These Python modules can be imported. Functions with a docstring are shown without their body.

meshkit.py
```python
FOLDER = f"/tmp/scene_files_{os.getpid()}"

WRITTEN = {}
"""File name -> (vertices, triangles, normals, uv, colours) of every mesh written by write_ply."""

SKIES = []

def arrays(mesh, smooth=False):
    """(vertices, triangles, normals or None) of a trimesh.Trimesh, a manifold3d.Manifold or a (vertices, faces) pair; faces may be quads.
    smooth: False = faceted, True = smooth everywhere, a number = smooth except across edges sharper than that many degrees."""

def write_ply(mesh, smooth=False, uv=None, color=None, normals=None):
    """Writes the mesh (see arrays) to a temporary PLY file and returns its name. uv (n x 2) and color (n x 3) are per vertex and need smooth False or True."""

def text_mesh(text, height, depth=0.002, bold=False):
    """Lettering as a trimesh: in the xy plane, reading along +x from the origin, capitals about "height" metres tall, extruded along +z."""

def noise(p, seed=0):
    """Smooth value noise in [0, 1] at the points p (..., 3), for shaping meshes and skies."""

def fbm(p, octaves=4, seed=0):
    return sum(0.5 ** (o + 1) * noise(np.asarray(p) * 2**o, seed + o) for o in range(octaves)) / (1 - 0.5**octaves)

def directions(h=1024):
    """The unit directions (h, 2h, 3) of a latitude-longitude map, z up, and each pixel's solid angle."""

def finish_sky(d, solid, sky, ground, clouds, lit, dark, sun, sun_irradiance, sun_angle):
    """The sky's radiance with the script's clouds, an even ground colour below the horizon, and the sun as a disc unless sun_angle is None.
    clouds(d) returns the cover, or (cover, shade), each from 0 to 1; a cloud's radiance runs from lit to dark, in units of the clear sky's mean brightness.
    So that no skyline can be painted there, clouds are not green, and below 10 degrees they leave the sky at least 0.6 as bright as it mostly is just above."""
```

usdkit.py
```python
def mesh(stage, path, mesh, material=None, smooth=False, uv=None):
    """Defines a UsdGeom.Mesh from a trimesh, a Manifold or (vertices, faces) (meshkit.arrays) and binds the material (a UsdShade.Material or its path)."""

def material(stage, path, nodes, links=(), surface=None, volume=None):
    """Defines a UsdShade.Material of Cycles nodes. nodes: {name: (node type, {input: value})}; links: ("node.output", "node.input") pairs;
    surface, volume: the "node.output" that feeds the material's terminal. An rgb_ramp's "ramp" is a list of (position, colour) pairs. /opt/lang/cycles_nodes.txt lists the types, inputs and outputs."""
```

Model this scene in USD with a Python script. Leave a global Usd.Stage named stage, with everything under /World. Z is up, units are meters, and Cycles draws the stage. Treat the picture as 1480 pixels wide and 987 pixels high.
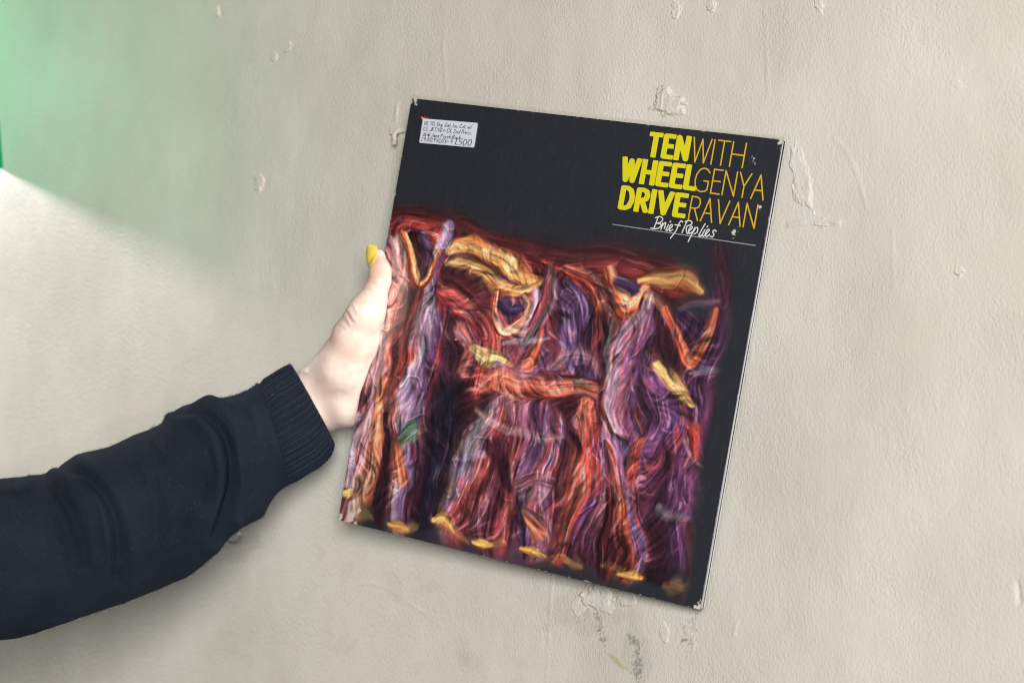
import math, numpy as np, trimesh, usdkit, meshkit
from pxr import Usd, UsdGeom, UsdLux, UsdShade, Gf, Sdf, Vt
from shapely.geometry import LineString, Polygon, Point
from shapely.ops import unary_union
from shapely import affinity
from scipy.ndimage import gaussian_filter, map_coordinates
from scipy.spatial import cKDTree

stage = Usd.Stage.CreateInMemory()
UsdGeom.SetStageUpAxis(stage, 'Z'); UsdGeom.SetStageMetersPerUnit(stage, 1.0)
UsdGeom.Xform.Define(stage, '/World')
rng = np.random.default_rng(7)

# ------------------------------------------------------------------ camera
# world: the wall is the plane y = 0, the room lies at y < 0, z is up
CAM = np.array([1.069, -1.3219, 1.1887])
CR, CF, CU = (np.array(v) for v in zip((.76147, -.64316, .0806), (.64819, .75556, -.09469), (0., .12435, .99224)))
CR, CF, CU = (v / np.linalg.norm(v) for v in (CR, CF, CU))
cam = UsdGeom.Camera.Define(stage, '/World/camera')
M = Gf.Matrix4d(1)
for i, v in enumerate((CR, CU, -CF)): M.SetRow3(i, Gf.Vec3d(*map(float, v)))
M.SetTranslateOnly(Gf.Vec3d(*map(float, CAM)))
cam.AddTransformOp().Set(M)
FPX = 3500.
cam.CreateFocalLengthAttr(85.); cam.CreateHorizontalApertureAttr(85. * 1480 / FPX)
cam.CreateVerticalApertureAttr(85. * 987 / FPX); cam.CreateClippingRangeAttr(Gf.Vec2f(.05, 30))
cam.CreateFStopAttr(8.); cam.CreateFocusDistanceAttr(1.675)
cam.CreateExposureAttr(0.)

# ------------------------------------------------------------------ lamps
def rect(name, pos, target, w, h, power, color):
    l = UsdLux.RectLight.Define(stage, '/World/' + name)
    p, t = np.array(pos, float), np.array(target, float)
    z = (p - t) / np.linalg.norm(p - t); x = np.cross([0, 0, 1], z); x /= np.linalg.norm(x); y = np.cross(z, x)
    m = Gf.Matrix4d(1)
    for i, v in enumerate((x, y, z)): m.SetRow3(i, Gf.Vec3d(*map(float, v)))
    m.SetTranslateOnly(Gf.Vec3d(*map(float, p))); l.AddTransformOp().Set(m)
    l.CreateWidthAttr(w); l.CreateHeightAttr(h); l.CreateIntensityAttr(power); l.CreateColorAttr(Gf.Vec3f(*color))
    return l
rect('window_light', (2.0, -2.3, 1.50), (0, 0, 1.4), .9, 1.0, 39., (.965, .955, .965))
rect('room_light', (1.3, -3.0, 2.0), (-.1, 0, 1.4), 3.0, 2.6, .45, (.78, .60, .36))
rect('side_window_light', (-1.05, -.17, 1.80), (-.45, 0, 1.5), .055, .065, 430., (.98, 1.0, 1.0))

sun = UsdLux.SphereLight.Define(stage, '/World/sunbeam_light')
sp_, st_ = np.array([1.55, -.50, 1.52]), np.array([-.185, -.06, 1.415])
z_ = (sp_ - st_) / np.linalg.norm(sp_ - st_); x_ = np.cross([0, 0, 1], z_); x_ /= np.linalg.norm(x_); y_ = np.cross(z_, x_)
m_ = Gf.Matrix4d(1)
for i, v in enumerate((x_, y_, z_)): m_.SetRow3(i, Gf.Vec3d(*map(float, v)))
m_.SetTranslateOnly(Gf.Vec3d(*map(float, sp_))); sun.AddTransformOp().Set(m_)
sun.CreateRadiusAttr(.02); sun.CreateIntensityAttr(2600.); sun.CreateColorAttr(Gf.Vec3f(1., .95, .86))
sh = UsdLux.ShapingAPI.Apply(sun.GetPrim()); sh.CreateShapingConeAngleAttr(3.4); sh.CreateShapingConeSoftnessAttr(.8)

# ------------------------------------------------------------------ helpers
def at(px, py, depth):
    "world point seen at a photo pixel, depth metres along the view"
    px, py, depth = np.broadcast_arrays(np.asarray(px, float), np.asarray(py, float), np.asarray(depth, float))
    return CAM + depth[..., None] * (CF + ((px - 740) / FPX)[..., None] * CR + ((493.5 - py) / FPX)[..., None] * CU)
AC = np.array([0, -.02688, 1.4])
AX, AN = np.array([.97169, .0948, -.21642]), np.array([.09529, -.99542, -.00821])
AX /= np.linalg.norm(AX); AN -= AX * (AN @ AX); AN /= np.linalg.norm(AN); AZ = np.cross(AN, AX) * -1
AZ = np.cross(AN, AX); AZ = AZ if AZ[2] > 0 else -AZ
def on_plane(px, py, o, n):
    d = at(px, py, 1.) - CAM
    t = ((o - CAM) @ n) / (d @ n)
    return CAM + d * t[..., None]
def ab(px, py):
    "pixel -> millimetres on the sleeve front (a right, b up)"
    p = on_plane(px, py, AC, AN) - AC
    return np.stack([p @ AX, p @ AZ], -1) * 1000
def album(px, py, h):
    "world point above the sleeve front by h metres"
    return on_plane(px, py, AC + AN * h, AN)
def wall_xz(px, py):
    return on_plane(px, py, np.zeros(3), np.array([0, 1., 0]))[..., [0, 2]]
def lin(c):
    c = np.asarray(c, float) / 255.
    return np.where(c <= .04045, c / 12.92, ((c + .055) / 1.055) ** 2.4)
USED = {}
def path_for(name, parent):
    base = (str(parent.GetPath()) if parent is not None else '/World') + '/'
    k = USED.get(base + name, 0); USED[base + name] = k + 1
    return base + name + (f'_{k:03d}' if k else '')
def xform(name, loc=(0, 0, 0), axes=None, parent=None):
    x = UsdGeom.Xform.Define(stage, path_for(name, parent)); m = Gf.Matrix4d(1)
    if axes is not None:
        for i, v in enumerate(axes): m.SetRow3(i, Gf.Vec3d(*map(float, v)))
    m.SetTranslateOnly(Gf.Vec3d(*map(float, loc))); x.AddTransformOp().Set(m)
    return x.GetPrim()
def obj(name, mesh, mat, parent=None, smooth=False, uv=None, color=None):
    m = usdkit.mesh(stage, path_for(name, parent), mesh, mat, smooth=smooth, uv=uv)
    if color is not None:
        UsdGeom.PrimvarsAPI(m).CreatePrimvar('paint', Sdf.ValueTypeNames.Color3fArray, 'vertex').Set(Vt.Vec3fArray.FromNumpy(np.asarray(color, np.float32)))
    return m.GetPrim()
def tag(p, label=None, category=None, kind=None, group=None):
    for k, v in (('label', label), ('category', category), ('kind', kind), ('group', group)):
        if v: p.SetCustomDataByKey(k, v)
    return p
def grid_faces(n, m, wrap=False):
    i, j = np.meshgrid(np.arange(n - 1), np.arange(m if wrap else m - 1), indexing='ij')
    a = i * m + j; b = i * m + (j + 1) % m
    return np.stack([a, b, b + m, a + m], -1).reshape(-1, 4)
def mat(name, nodes, links=(), surface='p.BSDF'):
    return usdkit.material(stage, '/World/Looks/' + name, nodes, links, surface=surface)
def plain(name, srgb, rough=.6, **kw):
    return mat(name, {'p': ('principled_bsdf', {'base_color': tuple(lin(srgb)), 'roughness': rough, **kw})})
def spline(pts, n):
    "Catmull-Rom through the points"
    p = np.asarray(pts, float); p = np.vstack([2 * p[0] - p[1], p, 2 * p[-1] - p[-2]])
    t = np.linspace(0, len(p) - 3 - 1e-9, n); k = t.astype(int); t = (t - k)[:, None]
    a, b, c, d = p[k], p[k + 1], p[k + 2], p[k + 3]
    return .5 * (2 * b + (c - a) * t + (2 * a - 5 * b + 4 * c - d) * t ** 2 + (3 * b - a - 3 * c + d) * t ** 3)
def extrude(shape, depth, z=0.):
    g = [s for s in getattr(shape, 'geoms', [shape]) if s.area > 0]
    m = trimesh.util.concatenate([trimesh.creation.extrude_polygon(s, depth, engine='earcut') for s in g])
    m.apply_translation([0, 0, z]); return m
sstep = lambda e0, e1, x: (lambda t: t * t * (3 - 2 * t))(np.clip((x - e0) / (e1 - e0), 0, 1))

# ------------------------------------------------------------------ materials
M_wall = mat('wall_paint', {
    'g': ('geometry', {}), 'c': ('attribute', {'attribute': 'paint'}),
    'map': ('mapping', {'scale': (1, 1, .62)}),
    'n1': ('noise_texture', {'scale': 600., 'detail': 4., 'roughness': .65}), 'ms': ('map_range', {'from_min': .35, 'from_max': .65, 'to_min': .4, 'to_max': .9, 'clamp': True}), 'n5': ('noise_texture', {'scale': 16., 'detail': 5., 'roughness': .65}),
    'n2': ('noise_texture', {'scale': 105., 'detail': 3., 'roughness': .5}),
    'n3': ('noise_texture', {'scale': 9., 'detail': 4., 'roughness': .6}),
    'r': ('rgb_ramp', {'ramp': [(.3, tuple(lin((204, 200, 186)))), (.7, tuple(lin((222, 218, 205))))]}),
    'mul': ('mix', {'mix_type': 'multiply', 'fac': 1.}),
    'b1': ('bump', {'strength': .75, 'distance': .0010}), 'b2': ('bump', {'strength': .2, 'distance': .0012}),
    'p': ('principled_bsdf', {'roughness': .5, 'specular_ior_level': .35})},
    [('g.position', 'map.vector'), ('map.vector', 'n1.vector'), ('map.vector', 'n2.vector'), ('map.vector', 'n3.vector'),
     ('n3.fac', 'r.fac'), ('r.color', 'mul.color1'), ('c.color', 'mul.color2'), ('mul.color', 'p.base_color'),
     ('g.position', 'n5.vector'), ('n5.fac', 'ms.value'), ('ms.result', 'b1.strength'), ('n2.fac', 'b2.height'), ('n1.fac', 'b1.height'), ('b2.normal', 'b1.normal'), ('b1.normal', 'p.normal')])
M_print = mat('printed_card', {
    'c': ('attribute', {'attribute': 'paint'}), 'g': ('geometry', {}), 'n': ('noise_texture', {'scale': 420., 'detail': 2.}),
    'b': ('bump', {'strength': .12, 'distance': .0004}),
    'p': ('principled_bsdf', {'roughness': .5, 'specular_ior_level': .35})},
    [('c.color', 'p.base_color'), ('g.position', 'n.vector'), ('n.fac', 'b.height'), ('b.normal', 'p.normal')])
M_yellow = plain('yellow_ink', (226, 216, 28), .5)
M_amber = plain('amber_ink', (226, 184, 30), .5)
M_white = plain('white_ink', (226, 226, 222), .5)
M_grey = plain('grey_ink', (150, 154, 152), .5)
M_label = plain('label_paper', (212, 218, 224), .55)
M_pen = plain('pen_ink', (34, 32, 38), .5)
M_pen_red = plain('red_pen_ink', (120, 60, 66), .5)
M_plastic = mat('clear_plastic', {
    'g': ('geometry', {}), 'n': ('noise_texture', {'scale': 26., 'detail': 4.}), 'b': ('bump', {'strength': .25, 'distance': .002}),
    't': ('transparent_bsdf', {'color': (.985, .985, .985)}), 's': ('glossy_bsdf', {'roughness': .17, 'color': (1, 1, 1)}),
    'f': ('fresnel', {'IOR': 1.42}), 'm': ('mix_closure', {})},
    [('g.position', 'n.vector'), ('n.fac', 'b.height'), ('b.normal', 's.normal'), ('f.fac', 'm.fac'), ('t.BSDF', 'm.closure1'), ('s.BSDF', 'm.closure2')], surface='m.closure')
M_seam = mat('milky_plastic_seam', {
    't': ('transparent_bsdf', {'color': (.95, .95, .93)}), 'd': ('principled_bsdf', {'base_color': tuple(lin((230, 229, 226))), 'roughness': .3}),
    'm': ('mix_closure', {'fac': .62})}, [('t.BSDF', 'm.closure1'), ('d.BSDF', 'm.closure2')], surface='m.closure')
M_skin = mat('skin', {
    'c': ('attribute', {'attribute': 'paint'}), 'g': ('geometry', {}),
    'n': ('noise_texture', {'scale': 900., 'detail': 3.}), 'v': ('voronoi_texture', {'scale': 700.}),
    'n2': ('noise_texture', {'scale': 70., 'detail': 3.}), 'r': ('rgb_ramp', {'ramp': [(.3, (.93, .88, .86)), (.7, (1, 1, 1))]}),
    'mul': ('mix', {'mix_type': 'multiply', 'fac': 1.}), 'b': ('bump', {'strength': .22, 'distance': .0005}), 'b2': ('bump', {'strength': .12, 'distance': .0005}),
    'p': ('principled_bsdf', {'roughness': .48, 'specular_ior_level': .4, 'subsurface_weight': .18, 'subsurface_scale': .004, 'subsurface_radius': (1., .35, .2)})},
    [('g.position', 'n.vector'), ('g.position', 'v.vector'), ('g.position', 'n2.vector'), ('n2.fac', 'r.fac'), ('c.color', 'mul.color1'), ('r.color', 'mul.color2'), ('mul.color', 'p.base_color'),
     ('v.distance', 'b2.height'), ('n.fac', 'b.height'), ('b2.normal', 'b.normal'), ('b.normal', 'p.normal')])
M_nail = mat('nail_varnish', {'p': ('principled_bsdf', {'base_color': tuple(lin((234, 204, 92))), 'roughness': .38})})
def knit(name, u, v, bump, tone=1.):
    # st: u along the arm, v round it, both in metres
    return mat(name, {
        'uv': ('uvmap', {'attribute': 'st'}), 'g': ('geometry', {}),
        'm1': ('mapping', {'scale': (u, v, 1)}), 'w1': ('wave_texture', {'wave_type': 'bands', 'bands_direction': 'y', 'scale': .3183 * .5, 'distortion': .6, 'detail': 1., 'detail_scale': 1.}),
        'w2': ('wave_texture', {'wave_type': 'bands', 'bands_direction': 'x', 'scale': .3183 * .5, 'distortion': 1.2, 'detail': 1., 'detail_scale': 1.}),
        'r3': ('rgb_ramp', {'ramp': [(0, (.55 * tone,) * 3), (.6, (1.25 * tone,) * 3)]}), 'mu': ('mix', {'mix_type': 'multiply', 'fac': 1.}),
        'h': ('math', {'math_type': 'multiply'}), 'n': ('noise_texture', {'scale': 500., 'detail': 3.}),
        'n3': ('noise_texture', {'scale': 25., 'detail': 4.}), 'n4': ('noise_texture', {'scale': 650., 'detail': 2.}),
        'r': ('rgb_ramp', {'ramp': [(.3, tuple(lin((37, 45, 59)))), (.7, tuple(lin((50, 59, 74))))]}),
        'r2': ('rgb_ramp', {'ramp': [(.62, (0, 0, 0)), (.82, (1, 1, 1))]}),
        'mx': ('mix', {'mix_type': 'mix', 'color2': tuple(lin((116, 124, 138)))}), 'k': ('math', {'math_type': 'multiply', 'value2': .45}),
        'b': ('bump', {'strength': bump, 'distance': .0011}), 'b2': ('bump', {'strength': .5, 'distance': .0008}),
        'p': ('principled_bsdf', {'roughness': .95, 'specular_ior_level': .1, 'sheen_weight': .12, 'sheen_roughness': .5, 'sheen_tint': tuple(lin((130, 135, 155)))})},
        [('uv.UV', 'm1.vector'), ('m1.vector', 'w1.vector'), ('m1.vector', 'w2.vector'), ('w1.fac', 'h.value1'), ('w2.fac', 'h.value2'), ('h.value', 'r3.fac'), ('r3.color', 'mu.color2'), ('mx.color', 'mu.color1'), ('mu.color', 'p.base_color'),
         ('h.value', 'b.height'), ('g.position', 'n.vector'), ('n.fac', 'b2.height'), ('b.normal', 'b2.normal'), ('b2.normal', 'p.normal'),
         ('g.position', 'n3.vector'), ('n3.fac', 'r.fac'), ('r.color', 'mx.color1'), ('g.position', 'n4.vector'), ('n4.fac', 'r2.fac'),
         ('r2.color', 'k.value1'), ('k.value', 'mx.fac')])
M_knit = knit('navy_knit', 2 * math.pi / .0021, 2 * math.pi / .0023, .9)
M_rib = knit('navy_rib_knit', 2 * math.pi / .0021, 2 * math.pi / .0040, .25, .78)
M_fuzz = plain('wool_fibre', (44, 50, 74), .9)
M_green = mat('green_acrylic', {
    't': ('transparent_bsdf', {'color': (.05, .58, .38)}), 'd': ('principled_bsdf', {'base_color': tuple(lin((30, 130, 90))), 'roughness': .3}),
    'm': ('mix_closure', {'fac': .08})}, [('t.BSDF', 'm.closure1'), ('d.BSDF', 'm.closure2')], surface='m.closure')
M_hook = plain('hook_plastic', (214, 208, 192), .4)

# ------------------------------------------------------------------ wall (the setting)
def axis(lo, hi, step, far_lo, far_hi):
    mid = np.arange(lo, hi, step)
    return np.concatenate([lo - np.geomspace(.02, lo - far_lo, 14)[::-1], mid, hi + np.geomspace(.02, far_hi - hi, 14)])
gx, gz = axis(-.70, .40, .0013, -3.2, 2.6), axis(1.10, 1.82, .0013, -.2, 3.4)
X, Z = np.meshgrid(gx, gz, indexing='ij')
P3 = np.stack([X, 0 * X, Z], -1)
soft = (meshkit.fbm(P3 * 3.1, 3, 5) - .5) * .004 + (meshkit.fbm(P3 * np.array([26, 1, 14.]), 3, 9) - .5) * .0011
rel = -soft
shade = np.ones(X.shape + (3,))
def blot(px, py, rx, ry, rot, col, amt, seed, f=260., thr=.55, sharp=.12):
    c = wall_xz(px, py); ca, sa = math.cos(rot), math.sin(rot); R_ = 1.7 * max(rx, ry)
    i0, i1 = np.searchsorted(gx, [c[0] - R_, c[0] + R_]); j0, j1 = np.searchsorted(gz, [c[1] - R_, c[1] + R_]); w_ = np.s_[i0:i1, j0:j1]
    dx, dz = X[w_] - c[0], Z[w_] - c[1]
    u, v = dx * ca + dz * sa, -dx * sa + dz * ca
    env = np.exp(-((u / rx) ** 2 + (v / ry) ** 2) ** 1.5)
    n = meshkit.fbm(P3[w_] * f, 3, seed)
    a = amt * sstep(thr, thr + sharp, n * .6 + env * .55) * (env > .02)
    shade[w_] = shade[w_] * (1 - a[..., None]) + np.asarray(col) / 255. * a[..., None]
blot(922, 962, .008, .017, 0, (58, 62, 60), .9, 3, 900., .74)
blot(922, 935, .005, .010, 0, (66, 68, 66), .9, 23, 900., .76)
blot(914, 924, .005, .008, .5, (52, 54, 52), .9, 4, 700., .74)
blot(922, 945, .014, .03, 0, (200, 204, 200), .45, 14, 60., .55)
blot(893, 957, .014, .0022, -.62, (196, 192, 120), .8, 6, 500., .6)
blot(868, 905, .006, .022, .3, (84, 82, 78), .8, 8, 800., .78)
blot(840, 880, .02, .02, .3, (120, 116, 108), .6, 28, 900., .82)
blot(1000, 905, .012, .03, 0, (120, 116, 108), .6, 29, 900., .84)
blot(345, 785, .03, .018, 0, (212, 205, 192), .5, 11, 90., .62)
blot(850, 880, .05, .02, .2, (208, 201, 188), .4, 12, 70., .58)
blot(990, 925, .004, .002, 0, (70, 70, 70), .8, 13, 700., .72)
for k in range(26):                                   # faint smudges where furniture and hands rubbed
    blot(rng.uniform(330, 1000), rng.uniform(700, 985), rng.uniform(.006, .02), rng.uniform(.002, .012), rng.uniform(-1, 1), (214, 209, 198), rng.uniform(.1, .3), 40 + k, 120., .62)
lines = [([(1205, 200), (1225, 222), (1240, 258), (1252, 300)], .0009, .0007), ([(1140, 325), (1180, 320), (1212, 322)], .0016, .0012),
         ([(990, 905), (1003, 925), (1003, 938)], .0009, .0006), ([(1065, 900), (1062, 918)], .001, .0006),
         ([(800, 820), (795, 900), (790, 985)], .001, .0005), ([(640, 905), (560, 850), (520, 842)], .001, .0004), ([(1470, 840), (1474, 870)], .0012, -.0012),
         ([(640, 60), (645, 130)], .001, .0005), ([(1105, 10), (1110, 140)], .001, .0004), ([(1290, 330), (1292, 420)], .001, .0004), ([(1090, 400), (1085, 520)], .001, .0005), ([(575, 150), (572, 175)], .0012, .0009)]
for pts, w, hgt in lines:
    c = wall_xz(*np.array(spline(pts, 60)).T)
    d, _ = cKDTree(c).query(np.stack([X, Z], -1).reshape(-1, 2), distance_upper_bound=.02)
    d = np.where(np.isfinite(d), d, 9).reshape(X.shape)
    rel -= hgt * np.exp(-(d / w) ** 2) * (.4 + .9 * meshkit.noise(P3 * 150, 21))
wall = xform('wall'); tag(wall, kind='structure')
pv = np.stack([X, rel, Z], -1).reshape(-1, 3)
tag(obj('painted_plaster', (pv, grid_faces(len(gx), len(gz))), M_wall, wall, smooth=True, color=shade.reshape(-1, 3)))

def lump(px, py, w, h, rot, height, seed, ridge=(1., 1.), fr=120., edge=.25, tone=(255, 255, 255), name='plaster_lump'):
    "a scab of raised filler: its own sheet, edges run under the paint"
    c = wall_xz(px, py); n = 150
    u, v = np.meshgrid(np.linspace(-1, 1, n), np.linspace(-1, 1, n), indexing='ij')
    q = np.stack([u * w * ridge[0] * fr, v * h * ridge[1] * fr, 0 * u], -1)
    r = np.sqrt(u ** 2 + v ** 2) + (meshkit.fbm(np.stack([u * 2.3, v * 2.3, 0 * u], -1), 3, seed) - .5) * .9
    env = (1 - sstep(.42, .84, r)) * (.82 + .18 * meshkit.fbm(np.stack([u * w * 420, v * h * 420, 0 * u], -1), 2, seed + 7))
    rid = 1 - np.abs(2 * meshkit.fbm(q * .75, 2, seed + 1) - 1)
    z = env * height * .62 * (.45 + .55 * rid ** 1.3) - .0006 * (1 - env) - .0022 * (1 - sstep(0, .08, env))
    ca, sa = math.cos(rot), math.sin(rot)
    pts = np.stack([c[0] + u * w * ca - v * h * sa, -z + 0 * u, c[1] + u * w * sa + v * h * ca], -1).reshape(-1, 3)
    base = -((meshkit.fbm(pts * 3.1 * np.array([1, 0, 1]), 3, 5) - .5) * .004)
    pts[:, 1] += base
    obj(name, (pts, grid_faces(n, n)), M_wall, wall, smooth=True, color=np.tile(np.array(tone) / 255., (n * n, 1)))
lump(962, 150, .021, .0135, -.15, .0042, 1, (1.6, .35), 90)
lump(1157, 250, .012, .034, .16, .0032, 2, (1.6, .45), 70)
lump(1188, 322, .014, .004, 0, .0018, 3, (.6, 1.4), 150)
lump(376, 263, .0085, .011, .2, .0036, 4, (1.4, .6), 110)
lump(313, 18, .0055, .008, 0, .0040, 5, (1., .6), 110)
lump(417, 68, .007, .006, .4, .0026, 6, (1., 1.), 130)
lump(396, 84, .006, .006, .4, .0014, 16, (1., 1.), 130)
lump(1183, 5, .004, .010, .3, .0034, 7, (1., .5), 140)
lump(1028, 8, .006, .009, .2, .0026, 8, (1., .5), 140)
lump(978, 14, .007, .010, -.2, .0022, 9, (1., .5), 140)
lump(868, 862, .023, .0145, -.35, .0040, 10, (1.5, .5), 80)
lump(905, 862, .014, .009, -.35, .0024, 11, (1.2, .6), 110)
lump(838, 872, .012, .012, -.2, .0016, 12, (1.2, .6), 110)
lump(1386, 392, .005, .006, 0, .0018, 13, (1, 1), 160)
lump(1384, 123, .004, .004, 0, .0014, 17, (1, 1), 160)
lump(335, 772, .022, .010, .2, .0026, 14, (1., .8), 90)
lump(962, 912, .006, .012, .15, .0018, 15, (1.3, .5), 120)

# ------------------------------------------------------------------ green sheet at the far left and the hook
sheet = xform('green_sheet')
tag(sheet, 'translucent green plastic sheet jutting from the wall at the far left edge', 'plastic sheet')
s0 = wall_xz(4, 243)
v = []
for dx in (0, -.004):
    v += [(s0[0] + dx, .004, s0[1]), (s0[0] + dx, -.085, s0[1]), (s0[0] + dx - .16, -.085, s0[1] + .9), (s0[0] + dx - .16, .004, s0[1] + .9)]
obj('sheet_panel', trimesh.convex.convex_hull(np.array(v)), M_green, sheet)
fv = [(s0[0] + dx, y_, s0[1] + 0.) for dx in (.001, -.009) for y_ in (-.085, -.40)] + [(s0[0] + dx - .16, y_, s0[1] + .9) for dx in (.001, -.009) for y_ in (-.085, -.40)]
obj('sheet_frame', trimesh.convex.convex_hull(np.array(fv)), plain('green_frame', (36, 96, 70), .5), sheet)
hk = xform('wall_hook')
tag(hk, 'small off white hook on the wall beside the upper left edge of the record', 'hook')
hc = wall_xz(580, 186)
bp = extrude(Polygon([(-.007, -.003), (.012, -.003), (.012, .003), (-.007, .003)]).buffer(.0012), .005)
bp.apply_transform(np.array([[1, 0, 0, hc[0]], [0, 0, -1, .001], [0, 1, 0, hc[1]], [0, 0, 0, 1.]]))
obj('hook_base', bp, M_hook, hk)
cv = spline([(hc[0] + .000, -.003, hc[1] - .002), (hc[0] + .0005, -.008, hc[1] - .006), (hc[0] + .002, -.0095, hc[1] - .011), (hc[0] + .0035, -.0115, hc[1] - .0135)], 24)
def tube(path, rad, k=14):
    path = np.asarray(path); rad = np.broadcast_to(rad, len(path)); t = np.gradient(path, axis=0); t /= np.linalg.norm(t, axis=1)[:, None]
    up = np.array([1., 0, .01]); a = np.cross(t, up); a /= np.linalg.norm(a, axis=1)[:, None]; b = np.cross(t, a)
    th = np.linspace(0, 2 * np.pi, k, endpoint=False)
    ring = path[:, None] + rad[:, None, None] * (np.cos(th)[:, None] * a[:, None] + np.sin(th)[:, None] * b[:, None])
    pts = np.vstack([ring.reshape(-1, 3), path[:1], path[-1:]]); n = len(path)
    q = grid_faces(n, k, True); f = np.vstack([q[:, [0, 1, 2]], q[:, [0, 2, 3]]])
    i = np.arange(k); f = np.vstack([f, np.stack([np.full(k, n * k), (i + 1) % k, i], 1), np.stack([np.full(k, n * k + 1), (n - 1) * k + i, (n - 1) * k + (i + 1) % k], 1)])
    return trimesh.Trimesh(pts, f, process=False)
obj('hook_prong', tube(cv, np.linspace(.0022, .0016, 24)), M_hook, hk, smooth=60)

# ------------------------------------------------------------------ the record sleeve (local mm: a right, b up, height towards the room)
HS = 157.5
sl = xform('record_sleeve', AC, (AX * .001, AZ * .001, AN * .001))
tag(sl, 'dark record sleeve with yellow lettering, red and purple art and clear outer cover', 'record sleeve')

RIB = []           # paint ribbons of the cover print: (points in photo pixels with half widths, palette, softness, strength of the streaks)
def rb(pts, cols, edge=.35, streak=1., op=1., f=1.): RIB.append((pts, cols, edge, streak, op, f))
# back to front
rb([(552,318,9),(600,318,14),(640,326,12),(690,330,10),(760,348,13),(830,354,12),(900,366,14),(960,380,10)], [(62,24,30),(96,34,36),(50,22,28)], .8,1,.7)
rb([(560,345,16),(590,335,22),(640,345,22)], [(96,32,34),(170,54,44),(120,36,38)], .7)
rb([(1046,430,20),(1040,500,32),(1016,560,42),(1005,640,38),(995,720,36),(985,800,28)], [(52,28,46),(84,44,76),(104,52,84),(60,28,48)], .6)
rb([(1040,360,14),(1050,400,18),(1046,440,14)], [(52,24,34),(84,32,40)], .9,1,.5)
rb([(730,400,50),(770,470,80),(790,540,84),(770,600,70)], [(110,44,56),(150,64,70),(120,70,104),(140,56,56),(96,44,70)], .8)
rb([(760,600,70),(740,680,80),(730,760,60)], [(120,52,60),(150,84,96),(110,60,92),(140,56,54)], .8)
rb([(870,560,50),(870,660,52),(860,770,40)], [(130,50,50),(100,50,70),(150,66,56)], .8)
rb([(690,360,20),(800,380,30),(900,390,30),(980,420,20)], [(110,36,38),(150,52,46),(90,34,40)], .8)
# left drapes
rb([(572,360,16),(566,430,24),(556,500,28),(540,580,27),(522,650,22),(508,700,18),(502,742,15)], [(160,62,62),(222,150,146),(232,176,162),(214,120,98),(160,58,52)], .3)
rb([(560,540,9),(548,600,15),(540,660,17),(532,720,14)], [(214,120,76),(228,146,92),(188,72,58)], .5)
rb([(514,600,8),(505,650,10),(498,700,9)], [(196,150,172),(220,190,196)], .6)
rb([(512,700,14),(515,735,10)], [(214,190,160),(190,130,100)], .5)
rb([(640,336,12),(636,370,18),(622,430,30),(606,500,40),(594,580,36),(588,650,28),(578,710,24),(574,748,18)], [(186,70,56),(196,150,150),(160,132,150),(140,104,136),(104,60,96),(170,56,58)], .3)
rb([(600,395,6),(606,430,9),(592,490,8)], [(60,26,40),(44,22,36)], .4,.4)
rb([(562,590,6),(556,650,9),(550,700,11),(546,748,10)], [(70,24,28),(34,18,28),(90,32,34)], .6,.5)
rb([(640,570,18),(642,640,28),(630,700,28),(620,752,24)], [(40,26,42),(30,28,40),(52,28,46)], .6,.5)
rb([(600,620,14),(582,630,10)], [(80,120,96),(120,140,110)], .5)
rb([(575,650,14),(578,690,14)], [(216,112,62),(196,84,56)], .6)
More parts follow.
